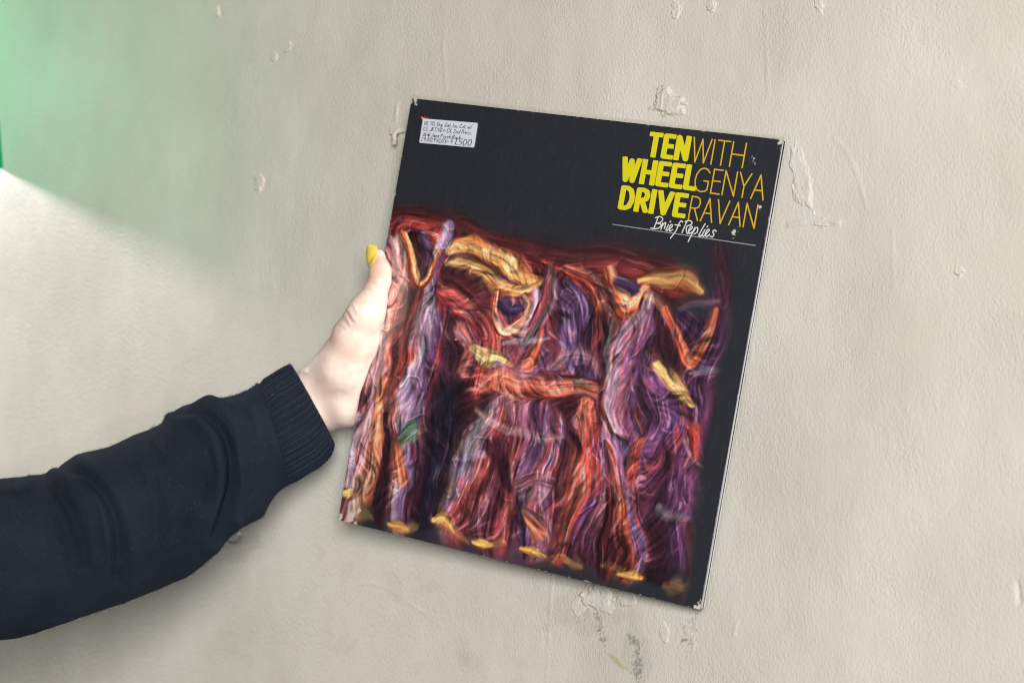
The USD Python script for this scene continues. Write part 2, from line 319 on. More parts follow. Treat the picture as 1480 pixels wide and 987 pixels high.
rb([(586,350,8),(592,390,11),(604,408,9),(622,398,9),(634,370,8)], [(196,66,40),(226,120,64),(236,190,120)], .4)
rb([(612,355,11),(616,372,9)], [(84,40,64),(110,80,110)], .6)
# centre
rb([(652,356,8),(700,352,12),(760,372,14),(800,390,8)], [(120,36,36),(170,50,42),(70,24,30)], .5)
rb([(646,420,18),(686,450,36),(702,500,40),(690,550,26)], [(96,32,44),(164,56,52),(190,86,70),(120,40,56)], .4)
rb([(652,358,12),(690,352,17),(726,368,20),(758,396,16),(790,404,8)], [(150,62,34),(222,150,70),(232,172,92),(200,116,54),(140,50,36)], .4)
rb([(656,378,8),(690,384,12),(720,408,14),(760,412,9),(790,398,4)], [(170,84,42),(232,176,100),(206,130,62)], .4)
rb([(668,470,18),(680,500,22),(664,530,14)], [(176,84,76),(196,104,88),(140,60,70)], .5)
rb([(712,420,9),(716,450,12),(734,474,13),(756,462,12),(764,436,8),(752,420,5)], [(196,66,46),(222,110,62),(240,196,150),(170,60,56)], .35)
rb([(722,430,9),(735,444,14),(748,440,8)], [(50,30,50),(90,70,110),(70,44,74)], .6)
rb([(770,420,12),(776,450,17),(764,478,14)], [(150,100,120),(196,150,160),(140,84,110)], .5)
rb([(800,392,16),(795,430,20),(780,468,18),(766,486,8)], [(120,60,96),(176,70,76),(96,110,100),(160,90,110)], .35)
rb([(785,400,6),(795,384,8),(810,392,7)], [(44,22,30),(60,30,44)], .5,.4)
rb([(826,420,20),(842,470,34),(852,530,36)], [(90,60,100),(112,76,118),(70,40,66),(150,60,60)], .4)
rb([(824,380,8),(850,410,16),(866,450,16),(872,480,10)], [(160,50,44),(196,84,64),(220,150,130)], .4)
rb([(758,560,12),(766,520,16),(790,480,12)], [(196,76,52),(214,100,66),(120,50,70)], .4)
rb([(732,494,5),(756,486,8),(784,486,6),(806,482,3)], [(150,160,176),(196,200,196),(90,110,140)], .5)
rb([(800,530,7),(826,508,9),(856,512,9),(876,540,6)], [(180,130,130),(214,170,160),(150,90,100)], .4)
rb([(684,498,10),(700,514,17),(722,528,15),(738,536,8)], [(190,130,72),(232,194,112),(222,178,110),(190,120,70)], .35,.8)
rb([(700,556,14),(760,560,22),(820,566,24),(876,570,16)], [(170,60,50),(206,92,64),(216,116,84),(160,56,56)], .35)
rb([(720,540,8),(760,545,8),(776,532,6)], [(110,80,130),(140,120,170)], .5)
rb([(800,606,18),(840,604,18),(880,608,14)], [(70,30,40),(90,36,44)], .6)
# lower centre drapes
rb([(716,604,24),(696,650,38),(676,706,32),(654,768,22)], [(190,160,130),(116,96,116),(160,100,120),(176,70,66),(120,44,56)], .3)
rb([(742,636,16),(738,700,26),(722,780,26)], [(70,30,42),(130,50,56),(160,66,62),(100,40,60)], .5)
rb([(792,622,28),(782,680,34),(774,740,30),(774,798,20)], [(90,60,100),(150,96,130),(176,76,72),(112,76,112),(150,56,56)], .35)
rb([(854,606,22),(842,670,30),(828,745,24),(806,804,13)], [(150,50,46),(196,100,72),(180,60,52),(110,64,116)], .35)
rb([(686,586,4),(722,610,6),(772,628,6),(806,640,4)], [(226,180,156),(236,206,180),(190,120,100)], .5)
rb([(690,600,5),(684,640,6),(670,690,5)], [(110,140,150),(170,180,180)], .5)
rb([(764,700,20),(776,694,22),(790,702,12)], [(214,180,170),(140,90,110),(190,110,90)], .55,1,.7)
rb([(766,745,16),(778,752,18)], [(222,150,90),(196,90,60),(110,90,120)], .6)
rb([(716,640,18),(742,700,10)], [(60,24,34),(44,20,30)], .6,.4,.8)
# right drapes
rb([(876,392,10),(890,440,20),(906,446,18),(928,420,12)], [(170,52,40),(214,96,56),(236,170,110),(196,70,50)], .35)
rb([(892,412,14),(910,418,13)], [(50,30,52),(84,60,100)], .6)
rb([(936,436,14),(920,486,32),(908,550,36),(902,606,34),(912,664,40)], [(170,56,52),(196,136,140),(172,134,150),(160,84,100),(110,64,104),(190,76,60)], .3)
rb([(878,430,5),(876,480,9),(884,540,8),(878,580,6)], [(40,22,44),(30,20,38)], .5,.4)
rb([(886,470,4),(884,510,5),(890,550,4)], [(90,130,104),(150,160,140)], .5)
rb([(950,560,26),(962,620,36),(944,680,36),(900,660,20)], [(100,52,86),(126,70,110),(88,50,92),(170,60,66)], .5)
rb([(918,404,8),(948,398,15),(984,402,15),(1012,416,7)], [(196,96,44),(236,166,82),(226,146,74),(180,76,40)], .45,.8)
rb([(928,430,4),(950,436,8),(966,452,8),(974,476,5)], [(210,150,80),(236,196,116),(200,130,74)], .4,.8)
rb([(968,450,8),(982,494,11),(1000,516,13),(1022,490,10),(1034,450,7)], [(130,40,40),(206,80,52),(226,130,80),(150,44,50)], .4)
rb([(996,464,14),(1010,476,14)], [(84,50,82),(60,36,62)], .6)
rb([(992,448,4),(1014,436,7),(1040,434,5)], [(96,60,96),(150,110,130),(206,100,70)], .5)
rb([(948,532,9),(966,552,17),(984,576,13),(994,590,6)], [(190,116,62),(236,190,104),(226,172,98),(186,104,62)], .4,.8)
rb([(1000,534,5),(1024,524,9),(1046,528,4)], [(110,120,140),(176,176,186),(80,70,100)], .4)
rb([(984,596,4),(980,622,3)], [(236,130,80),(206,90,60)], .5)
rb([(884,650,16),(900,690,30),(914,760,26),(904,826,13)], [(170,56,46),(214,100,62),(150,80,112),(90,80,116),(170,54,60)], .35)
rb([(930,660,16),(920,690,18)], [(206,76,50),(180,60,50),(130,80,110)], .5)
rb([(870,720,10),(880,780,16),(876,824,14)], [(60,24,32),(120,40,40)], .6)
rb([(990,646,4),(1006,664,4),(1022,676,3)], [(214,180,160),(236,206,180)], .5)
rb([(1000,630,16),(1014,660,12)], [(130,40,40),(176,60,46),(90,40,70)], .6)
rb([(960,730,5),(974,752,7),(1000,758,4)], [(110,124,126),(150,160,160)], .5)
rb([(1004,780,16),(1000,830,18),(990,856,14)], [(96,30,34),(150,44,40),(110,34,36)], .6)
# warm flecks of paint along the foot of the picture
for i,(x,y,w) in enumerate(((500,720,6),(523,748,5),(574,757,6),(592,762,5),(646,770,7),(664,774,5),(700,779,6),(718,786,4),(772,801,8),(812,806,5),(830,815,5),(886,826,5),(906,833,6),(966,850,5),(990,856,5))):
    rb([(x-8-w,y-8,w*.7),(x,y-6,w*1.9),(x+12,y-1,w*.9)], [(150,70,40),(214,140,58),(236,184,84),(196,104,46)], .6,.8)
# print resolution: one vertex per 0.6 mm
N = 620
ga = np.linspace(-HS, HS, N)
A, B = np.meshgrid(ga, ga, indexing='ij')
Q0 = np.stack([A, B, 0 * A], -1)
wa = (meshkit.fbm(Q0 * .05, 2, 31) - .5) * 6 + (meshkit.noise(Q0 * .03, 33) - .5) * 14
wb = (meshkit.fbm(Q0 * .05, 2, 37) - .5) * 6 + (meshkit.noise(Q0 * .03, 39) - .5) * 14
navy = np.array([42, 45, 51.])
img = np.ones((N, N, 3)) * navy
# the painted field: maroon dark, its upper border sagging to the right
top = np.interp(A, [-HS, -110, -60, 0, 40, 70, 110, 140], [66, 68, 60, 52, 46, 40, 34, 20])
fld = sstep(-6, 5, top - B + (meshkit.fbm(Q0 * .05, 3, 41) - .5) * 14) * sstep(-HS + 9, -HS + 15, B + .02 * A + wb * .2) * sstep(0, 14, 143 - A + wa * .6)
drk = np.array([44, 22, 32.]) + (meshkit.fbm(Q0 * np.array([.06, .025, 1]), 4, 43) - .5)[..., None] * np.array([70, 26, 34.])
img = img * (1 - fld[..., None]) + drk * fld[..., None]
PA, PB = A + wa, B + wb
WASH = [(np.array(p) * [1, 1, 1.9], c, .95, .7, .42, .8) for p, c, e, t, o, f in RIB if max(q[2] for q in p) > 10]      # thin under-painting first
FX, FY, FW = np.zeros((N, N)), np.zeros((N, N)), np.full((N, N), .02)
for k, (pts, cols, edge, streak, op, fq) in enumerate(WASH + RIB):
    pts = np.asarray(pts, float)
    if pts[:, 2].max() < 10: op, edge = op * .42, .9; pts = pts * [1, 1, 1.5]
    else: edge = max(edge, .36)
    xy = ab(pts[:, 0], pts[:, 1]); w = pts[:, 2] * .53
    n = 14 * len(pts); c = spline(np.c_[xy, w], n)
    s = np.r_[0, np.cumsum(np.linalg.norm(np.diff(c[:, :2], axis=0), axis=1))]
    lo, hi = c[:, :2].min(0) - c[:, 2].max() - 9, c[:, :2].max(0) + c[:, 2].max() + 9
    i0, i1 = np.searchsorted(ga, [lo[0], hi[0]]); j0, j1 = np.searchsorted(ga, [lo[1], hi[1]])
    if i1 <= i0 or j1 <= j0: continue
    a_, b_ = PA[i0:i1, j0:j1], PB[i0:i1, j0:j1]
    d, ix = cKDTree(c[:, :2]).query(np.stack([a_, b_], -1).reshape(-1, 2)); d, ix = d.reshape(a_.shape), ix.reshape(a_.shape)
    tan = np.gradient(c[:, :2], axis=0); tan /= np.linalg.norm(tan, axis=1)[:, None] + 1e-9
    rx, ry = a_ - c[ix, 0], b_ - c[ix, 1]
    t = (tan[ix, 0] * ry - tan[ix, 1] * rx) / np.maximum(c[ix, 2], .4)
    end = np.hypot(rx, ry) / np.maximum(c[ix, 2], .4)
    ss = s[ix] + (tan[ix, 0] * rx + tan[ix, 1] * ry)
    q = np.stack([ss * .045, t * 1.6 + k * 7.3, 0 * t + k], -1)
    q2 = np.stack([ss * .035 * fq, t * c[ix, 2] * .36 * fq + k * 3.1, 0 * t + k], -1)
    st, st2 = meshkit.fbm(q, 3, 51) - .5, meshkit.fbm(q2, 4, 53) - .5
    al = (1 - sstep(1 - edge, 1 + .12, end + st2 * .4)) * op
    pal = np.asarray(cols, float); x = np.clip((t * .5 + .5) + st * .75 + st2 * .35 * streak, 0, .999) * (len(pal) - 1)
    lo_i = x.astype(int); fr = (x - lo_i)[..., None]
    col = pal[lo_i] * (1 - fr) + pal[np.minimum(lo_i + 1, len(pal) - 1)] * fr
    col = (col * .84 + col.mean(-1, keepdims=True) * .16) * [1., .98, 1.03] * (1.04 - .34 * np.clip(np.abs(t + st * .8), 0, 1.3)[..., None] ** 2 + st2[..., None] * 1.2 * streak)
    hl = sstep(.62, .78, meshkit.fbm(q2 * np.array([1.3, 1.7, 1]) + 9.1, 3, 57)) * streak * .55
    if c[:, 2].max() > 8:            # folds across the cloth: pale crescents with a dark underside
        ph = ss * .22 + 1.6 * t ** 2 * (1 if k % 2 else -1) + meshkit.fbm(np.stack([a_ * .045, b_ * .045, 0 * t + k], -1), 3, 59) * 15
        cr = np.sin(ph); w1 = sstep(.86, .99, cr) * sstep(.5, .68, meshkit.noise(np.stack([a_ * .09, b_ * .09, 0 * t + k], -1), 61)); w2 = sstep(.3, 1., np.sin(ph - .9)) * .16 * sstep(.4, .6, meshkit.noise(np.stack([a_ * .09, b_ * .09, 0 * t + k], -1), 61))
        w1 = w1 * sstep(45, 95, col.mean(-1)); col = col * (1 - w2[..., None]); col = col * (1 - .5 * w1[..., None]) + np.minimum(col * 1.35 + 45, 240) * .5 * w1[..., None]
    tint = np.array([[235, 190, 175], [190, 195, 205], [240, 180, 110], [150, 175, 170]][k % 4], float)
    col = col * (1 - hl[..., None]) + np.minimum(tint, col * 1.4 + 55) * hl[..., None]
    img[i0:i1, j0:j1] = img[i0:i1, j0:j1] * (1 - al[..., None]) + col * al[..., None]
    w_ = np.s_[i0:i1, j0:j1]; sg = np.sign(tan[ix, 1] + .001)
    FX[w_] += (tan[ix, 0] * sg - FX[w_]) * al; FY[w_] += (tan[ix, 1] * sg - FY[w_]) * al
mg = 1 - sstep(134, 147, A + wa * .5)
img = navy * (1 - mg[..., None]) + img * mg[..., None]
# bristle marks: noise smeared along the flow of the strokes, with eddies
ed = (meshkit.noise(Q0 * .035, 101) - .5) * 5.0 + (meshkit.noise(Q0 * .09, 103) - .5) * 2.2
FX, FY = gaussian_filter(FX, 5), gaussian_filter(FY, 5) + .05
an = np.arctan2(FY, FX) + ed * .5; vx, vy = np.cos(an), np.sin(an)
I0, J0 = np.meshgrid(np.arange(N, dtype=float), np.arange(N, dtype=float), indexing='ij')
noi = [gaussian_filter(rng.standard_normal((N, N)), sg) for sg in (.8, 1.5, 2.6)]; noi = [q / q.std() for q in noi]
acc = [noi[i].copy() for i in range(3)]
for d_ in (1., -1.):
    pi, pj = I0.copy(), J0.copy()
    for st_ in range(18):
        vi = map_coordinates(vx, [pi, pj], order=1, mode='nearest'); vj = map_coordinates(vy, [pi, pj], order=1, mode='nearest')
        pi += d_ * vi * .9; pj += d_ * vj * .9
        for i in range(3):
            if st_ < (8, 13, 18)[i]: acc[i] += map_coordinates(noi[i], [pi, pj], order=1, mode='nearest')
S0, S1, S2 = (q / q.std() for q in acc)
art = fld * (1 - sstep(132, 150, A))
img = img * (1 + art[..., None] * (.05 * S0 + .085 * S1 + .12 * S2)[..., None])
hue = meshkit.fbm(Q0 * .05, 3, 107)[..., None]; lumi = img.mean(-1, keepdims=True)
strand = lambda S, t0: (sstep(t0, t0 + 1.0, S) * art)[..., None]
def lay(S, t0, col, amt, gate):
    global img
    m_ = strand(S, t0) * amt * gate; img = img * (1 - m_) + np.asarray(col, float) * m_
lit = sstep(38, 100, gaussian_filter(lumi[..., 0], 5))[..., None]
lay(S1 * .9 + S2 * .5, 1.25, (222, 190, 184), .42, lit)
lay(-S1 * .8 + S2 * .6, 1.35, (132, 132, 176), .36, sstep(.42, .6, hue) * (.35 + .65 * lit))
lay(S2 * .9 - S0 * .5, 1.4, (196, 58, 50), .4, sstep(.6, .42, hue) * (.35 + .65 * lit))
lay(-S2 * .9 - S0 * .5, 1.5, (112, 62, 116), .4, sstep(.35, .55, hue) * (.3 + .7 * lit))
lay(S0 - S1 * .4, 1.7, (150, 176, 178), .4, sstep(.5, .62, hue) * lit)
lay(-S1 * .7 - S2 * .7, 1.3, (34, 22, 32), .3, 1.)
soft_ = np.stack([gaussian_filter(img[..., i], 2.2) for i in range(3)], -1)
img = np.clip(img + .4 * (img - soft_) * art[..., None], 4, 250)
# border of the print and a worn rim where the card shows
dE = np.minimum(np.minimum(HS - A, HS + A), np.minimum(HS - B, HS + B))
img = img * (1 + (rng.random((N, N, 1)) - .5) * .16)
cor = np.minimum.reduce([np.hypot(A - sx * HS, B - sy * HS) for sx, sy in ((1, 1), (-1, -1), (1, -1), (-1, 1))])
wear = sstep(.62, .8, meshkit.fbm(Q0 * .35, 4, 61) + .34 * np.exp(-dE / .9) + .5 * np.exp(-cor / 4) - .34)
img = img * (1 - wear[..., None]) + np.array([205, 202, 196.]) * wear[..., None] * 1.0
for (px, py, r_) in ((508, 745, 3.5), (513, 757, 2.0), (519, 738, 1.2), (1062, 336, 1.3), (1089, 232, .9), (1098, 300, .7), (1010, 877, 2.6), (1005, 876, 1.4), (1128, 206, 1.6), (601, 145, 1.6), (491, 748, 1.8)):
    c = ab(px, py)
    d = np.hypot(A - c[0], (B - c[1]) * .6) + (meshkit.fbm(Q0 * .6, 3, 63) - .5) * 5
    m_ = (1 - sstep(r_ * .6, r_ + .4, d)) * (r_ > 0)
    img = img * (1 - m_[..., None]) + np.array([214, 208, 196.]) * m_[..., None]
scuff = sstep(.6, .75, meshkit.fbm(Q0 * np.array([.5, .12, 1]), 4, 67)) * .04
img = img * (1 - scuff[..., None]) + 150 * scuff[..., None]
obj('cover_print', (np.stack([A, B, 0 * A], -1).reshape(-1, 3), grid_faces(N, N)), M_print, sl, smooth=True, color=lin(np.clip(img, 0, 255)).reshape(-1, 3))
# card body: two boards with a slight gap, soft corners
card = Polygon([(-HS, -HS), (HS, -HS), (HS, HS), (-HS, HS)])
M_card = plain('card_edge', (128, 112, 100), .8)
obj('front_board', extrude(card.buffer(-1.2).buffer(1.18), .7, -.78), M_card, sl)
obj('back_board', extrude(card.buffer(-1.5).buffer(1.3), .7, -4.2), plain('card_back', (40, 44, 52), .7), sl)
obj('record_inner', extrude(card.buffer(-3.5), 2.4, -3.3), plain('inner_paper', (190, 186, 176), .8), sl)
sp = LineString([(-HS - .2, -HS + 1), (-HS - .2, HS - 1)]).buffer(.55)
nb = 60
pv = []
for j in range(nb):
    b_ = -HS + 1 + (2 * HS - 2) * j / (nb - 1)
    for th in np.linspace(0, np.pi, 9): pv.append((-HS - 1.1 * math.sin(th) - .05, b_, -2.2 + 2.1 * math.cos(th)))
pv = np.array(pv)
tcol = np.interp(pv[:, 1], [-HS, -60, -20, 30, HS], [0, 0, .4, 1, 1])[:, None]
obj('spine', (pv, grid_faces(nb, 9)), M_print, sl, smooth=True, color=lin((150, 96, 100)) * (1 - tcol) + lin((58, 138, 92)) * tcol)

# lettering
G = {'T': (.80, [[(0, 1), (1, 1)], [(.5, 1), (.5, 0)]]), 'E': (.66, [[(1, 1), (0, 1), (0, 0), (1, 0)], [(0, .52), (.88, .52)]]),
     'N': (.88, [[(0, 0), (0, 1), (1, 0), (1, 1)]]), 'W': (1.22, [[(0, 1), (.26, 0), (.5, .95), (.74, 0), (1, 1)]]), 'I': (.05, [[(0, 0), (0, 1)]]),
     'H': (.86, [[(0, 0), (0, 1)], [(1, 0), (1, 1)], [(0, .5), (1, .5)]]), 'L': (.62, [[(0, 1), (0, 0), (1, 0)]]),
     'D': (.84, [[(0, 0), (0, 1), (.45, 1), (.8, .9), (1, .62), (1, .38), (.8, .1), (.45, 0), (0, 0)]]),
     'R': (.76, [[(0, 0), (0, 1), (.55, 1), (.88, .93), (1, .76), (.88, .57), (.55, .5), (0, .5)], [(.45, .5), (1, 0)]]),
     'V': (.92, [[(0, 1), (.5, 0), (1, 1)]]), 'A': (.92, [[(0, 0), (.5, 1), (1, 0)], [(.2, .36), (.8, .36)]]), 'Y': (.86, [[(0, 1), (.5, .45), (1, 1)], [(.5, .45), (.5, 0)]]),
     'G': (1.1, [[(.93, .84), (.75, .96), (.5, 1), (.22, .92), (.04, .7), (0, .48), (.06, .24), (.24, .06), (.5, 0), (.78, .04), (.93, .12), (.93, .47), (.62, .47)]])}
def word(text, tl, br, px_, py_, gap):
    "stroked capitals that fill the box from pixel tl (top left) to br (bottom right) of the sleeve front; uprights px_ wide, bars py_ high"
    (a0, b1), (a1, b0) = ab(*tl), ab(*br); k_ = px_ / py_; pen = py_
    a0, a1, gap = a0 / k_, a1 / k_, gap / k_
    H_ = b1 - b0 - pen
    ws = np.array([G[c][0] for c in text]); tot = a1 - a0 - pen * len(text) - gap * (len(text) - 1)
    k = tot / ws.sum(); x = a0 + pen / 2; out = []
    for c, w_ in zip(text, ws):
        g = unary_union([LineString([(x + p * w_ * k, b0 + pen / 2 + q * H_) for p, q in s]).buffer(pen / 2, cap_style=3, join_style=1 if px_ > 2 else 2, mitre_limit=1.6) for s in G[c][1]])
        g = g.intersection(Polygon([(-999, b0), (999, b0), (999, b1), (-999, b1)]))
        if px_ > 2: g = g.buffer(-.55).buffer(.55)
        out.append(affinity.scale(g, k_, 1, origin=(0, 0))); x += w_ * k + gap + pen
    return out
bold, thin = [], []
for t, tl, br in (('TEN', (940, 190.5), (994, 234)), ('WHEEL', (900.5, 226.2), (1005, 276.6)), ('DRIVE', (898.5, 267.5), (990, 316))):
    bold += word(t, tl, br, 4.35, 3.1, .5)
for t, tl, br in (('WITH', (1003, 198), (1073.5, 243.7)), ('GENYA', (1007.5, 241), (1103.5, 290.2)), ('RAVAN', (1000, 283), (1090.5, 331))):
    thin += word(t, tl, br, .95, .9, 1.4)
for g in bold: obj('bold_letter', extrude(g, .12, .01), M_yellow, sl)
for g in thin: obj('thin_letter', extrude(g, .12, .012), M_amber, sl)
SC = [[(330, 150), (300, 235), (265, 320)], [(290, 158), (340, 140), (385, 150), (400, 182), (370, 225), (315, 242), (350, 245), (377, 270), (350, 308), (290, 326), (220, 316)],
      [(402, 235), (375, 335)], [(382, 300), (415, 252), (447, 236), (425, 322)], [(490, 265), (452, 340), (470, 352), (502, 322)], [(522, 208), (512, 224)],
      [(508, 325), (545, 292), (546, 265), (520, 270), (500, 320), (510, 362), (552, 340)], [(706, 222), (685, 205), (655, 240), (600, 360), (520, 470)], [(590, 265), (672, 276)],
      [(770, 215), (695, 385)], [(745, 216), (800, 200), (845, 222), (835, 262), (775, 287), (762, 340), (772, 392), (792, 394)], [(797, 365), (850, 315), (845, 290), (815, 310), (795, 360), (810, 396), (852, 374)],
      [(892, 308), (790, 522)], [(870, 370), (908, 312), (936, 320), (925, 378), (880, 406)], [(1062, 250), (972, 415), (985, 440), (1012, 418)], [(1060, 340), (1020, 418), (1035, 440), (1062, 418)], [(1102, 284), (1092, 300)],
      [(1070, 415), (1125, 352), (1115, 335), (1085, 360), (1065, 410), (1085, 446), (1132, 412)], [(1232, 366), (1210, 345), (1180, 370), (1196, 410), (1175, 450), (1140, 440)]]
SC = [[(x_ - (14 if i_ >= 14 else 0), y_) for x_, y_ in s_] for i_, s_ in enumerate(SC)]
def script(strokes, pen):
    out = []
    for s in strokes:
        p = np.array(s, float); q = ab(920 + p[:, 0] / 10.57, 300 + p[:, 1] / 10.57)
        out.append(LineString(spline(q, 8 * len(q)) if len(q) > 2 else q).buffer(pen))
    return unary_union(out)
obj('script_lettering', extrude(script(SC, .42), .1, .02), M_white, sl)
obj('rule_line', extrude(LineString(ab(np.array([885.3, 1092.]), np.array([324.4, 355.]))).buffer(.34, cap_style=2), .08, .005), M_grey, sl)

# clear outer cover: a gently wavy sheet, its welded edges and a milky right-hand fold
n = 90
u = np.linspace(-HS - 1.0, HS + 1.3, n); w = np.linspace(-HS - .8, HS + 2.6, n)
U, V = np.meshgrid(u, w, indexing='ij'); q = np.stack([U, V, 0 * U], -1)
hgt = .62 + (meshkit.fbm(q * .03, 3, 71) - .5) * .7
obj('clear_cover', (np.stack([U, V, hgt], -1).reshape(-1, 3), grid_faces(n, n)), M_plastic, sl, smooth=True)
M_top = mat('clear_plastic_weld', {'t': ('transparent_bsdf', {'color': (.96, .95, .93)}), 'd': ('principled_bsdf', {'base_color': tuple(lin((214, 206, 192))), 'roughness': .3}), 'm': ('mix_closure', {'fac': .4})}, [('t.BSDF', 'm.closure1'), ('d.BSDF', 'm.closure2')], surface='m.closure')
def strip(pts, w0, w1, seed, zoff):
    c = np.asarray(spline(pts, 120)); t = np.gradient(c[:, :2], axis=0); t /= np.linalg.norm(t, axis=1)[:, None]; nn = np.c_[-t[:, 1], t[:, 0]]
    ww = np.interp(np.arange(120), [0, 119], [w0, w1]) * (.8 + .4 * meshkit.noise(np.c_[np.arange(120) * .12, np.zeros(120), np.zeros(120)], seed))
    rows = [np.c_[c[:, :2] + nn * (ww * (k / 4 - .5))[:, None], c[:, 2] + zoff + .35 * math.sin(k / 4 * math.pi) * np.ones(120)] for k in range(5)]
    return np.stack(rows, 1).reshape(-1, 3), grid_faces(120, 5)
obj('fold_edge', strip([(HS + .5, HS - 1, 0), (HS + .8, 60, .3), (HS + .5, -40, 0), (HS + .9, -HS + 1, .2)], 1.0, 1.7, 3, -.2), M_seam, sl, smooth=True)
obj('fold_edge', strip([(HS + 1.5, HS - 1, -1), (HS + 1.7, 20, -.6), (HS + 1.8, -HS + 2, -1)], .6, .9, 4, -.6), M_seam, sl, smooth=True)
obj('top_seam', strip([(-HS + 1, HS + 1.3, 0), (-40, HS + 1.6, .2), (60, HS + 1.4, 0), (HS + 1.5, HS + 1.6, 0)], 2.0, 2.4, 5, -.4), M_top, sl, smooth=True)

# price sticker, hand written
GL = {'U': '06 01 20 31 36', 'S': '36 15 04 23 22 31 10 01', "'": '16 14', '7': '06 36 10', '0': '16 03 10 30 43 36 16', ',': '10 0-1', 'O': '16 03 10 30 43 36 16', 'r': '03 00|02 13 23', 'g': '33 13 01 10 33|33 2-2 0-2',
      'G': '45 26 04 02 10 30 42 22', 'a': '33 13 01 10 33 30', 't': '15 11 20|04 24', 'L': '06 00 30', 'm': '03 00|02 13 20|22 33 40', '.': '00 10', 'C': '45 26 04 02 10 30 41', 'u': '03 01 10 30|33 30',
      'w': '03 10 22 30 43', '/': '0-1 36', 'J': '36 31 10 01', 'K': '06 00|36 03 40', 'T': '06 46|26 20', ':': '04 05|00 01', 'E': '36 06 00 30|03 23', 'X': '06 40|46 00', '-': '03 33', 'V': '06 20 46', '+': '03 43|25 21',
      '2': '05 16 35 00 40', 'n': '03 00|02 13 33 30', 'd': '33 13 01 10 30|46 30', 'P': '00 06 36 34 03', 'e': '02 32 23 03 01 10 30', 's': '33 13 21 10 00', 'j': '23 2-1 0-1|25 24', 'z': '03 33 00 30', 'y': '03 11|33 0-2', 'c': '33 13 01 10 30', 'h': '06 00|02 13 33 30',
      'R': '00 06 36 34 03|13 40', 'o': '13 01 10 30 32 13', 'k': '06 00|33 02 30', '9': '36 16 04 23 36 30', '4': '26 02 42|36 30', '5': '36 06 03 33 31 00', '1': '16 10', '\u00a5': '06 23 46|23 20|03 43|02 42', ' ': '',
      '\u30b9': '05 45 00|22 40', '\u30ec': '06 00 43', '\u6709': '04 44|26 02|13 10|13 33 30|12 32|11 31', '*': '13 22 33 24 13'}
def pts_of(tok):
    out = []
    for p in tok.split():
        x = int(p[0]); y = int(p[1:]); out.append((x, y))
    return out
def write(text, x, y, size, pen, seed):
    r = np.random.default_rng(seed); out = []
    for c in text:
        adv = 2.2
        if c != ' ':
            for s in GL[c].split('|'):
                p = np.array(pts_of(s), float); adv = max(adv, p[:, 0].max() + 1.5)
                p = p + r.normal(0, .13, p.shape)
                q = np.c_[x + (p[:, 0] * .62 + p[:, 1] * .12) * size / 6, y + p[:, 1] * size / 6]
                out.append(LineString(q).buffer(pen))
        x += adv * .62 * size / 6 * .98
    return unary_union(out)
c0, c1, c2, c3 = ab(612.5, 172), ab(692, 178.5), ab(686.5, 214), ab(607.5, 207)
sa = (c1 - c0) / np.linalg.norm(c1 - c0); sb = np.array([-sa[1], sa[0]]); sw = np.linalg.norm(c1 - c0); shh = np.linalg.norm(c3 - c0)
frame = lambda g: trimesh.transformations.concatenate_matrices(np.array([[sa[0], sb[0], 0, c3[0]], [sa[1], sb[1], 0, c3[1]], [0, 0, 1, 0], [0, 0, 0, 1.]]))
stick = xform('price_sticker', (0, 0, 0), parent=sl); tag(stick, 'white handwritten price sticker')
bm = extrude(Polygon([(1.2, 1.2), (sw - 1.2, 1.2), (sw - 1.2, shh - 1.2), (1.2, shh - 1.2)]).buffer(1.2), .12, 1.25); bm.apply_transform(frame(0)); obj('label_paper', bm, M_label, stick)
rows = [("US '70, Org, Gat, Lm. Cut. w/", .76, 2.7), ("CS, JKT:VG+-EX, 2nd Press,", .53, 2.8), ("\u30b9\u30ec\u6709 Jazz Psych Rock", .30, 2.6)]
for k, (t, fy, sz) in enumerate(rows):
    g = write(t, 0, 0, sz, .155, k); b = g.bounds; wid = (sw - 4.5) * (.96, .97, .78)[k]
    m_ = extrude(g, .03, 1.375); m_.apply_scale([wid / (b[2] - b[0]), 1, 1]); m_.apply_translation([2.0, shh * fy - .3, 0]); m_.apply_transform(frame(0)); obj('handwriting', m_, M_pen, stick)
g = write('29.4029 VG/EX*', 0, 0, 3.0, .155, 8); b = g.bounds; m_ = extrude(g, .03, 1.375); m_.apply_scale([sw * .50 / (b[2] - b[0]), 1, 1]); m_.apply_translation([1.6, shh * .07, 0]); m_.apply_transform(frame(0)); obj('handwriting', m_, M_pen, stick)
g = write('\u00a5', 0, 0, 3.6, .2, 9); m_ = extrude(g, .03, 1.375); m_.apply_translation([sw * .565, shh * .08, 0]); m_.apply_transform(frame(0)); obj('handwriting', m_, M_pen_red, stick)
g = write('1.500', 0, 0, 4.3, .2, 10); b = g.bounds; m_ = extrude(g, .03, 1.375); m_.apply_scale([sw * .30 / (b[2] - b[0]), 1, 1]); m_.apply_translation([sw * .64, shh * .06, 0]); m_.apply_transform(frame(0)); obj('handwriting', m_, M_pen, stick)
tc = ab(np.array([609, 616, 613.]), np.array([169, 172, 176.]))
obj('torn_paper', extrude(Polygon(tc), .1, .75), plain('torn_tan', (214, 176, 120), .8), sl)
tc = ab(np.array([614, 620, 619, 613.]), np.array([168, 169.5, 173, 172.5]))
obj('torn_paper', extrude(Polygon(tc), .1, .72), plain('torn_red', (120, 26, 44), .8), sl)

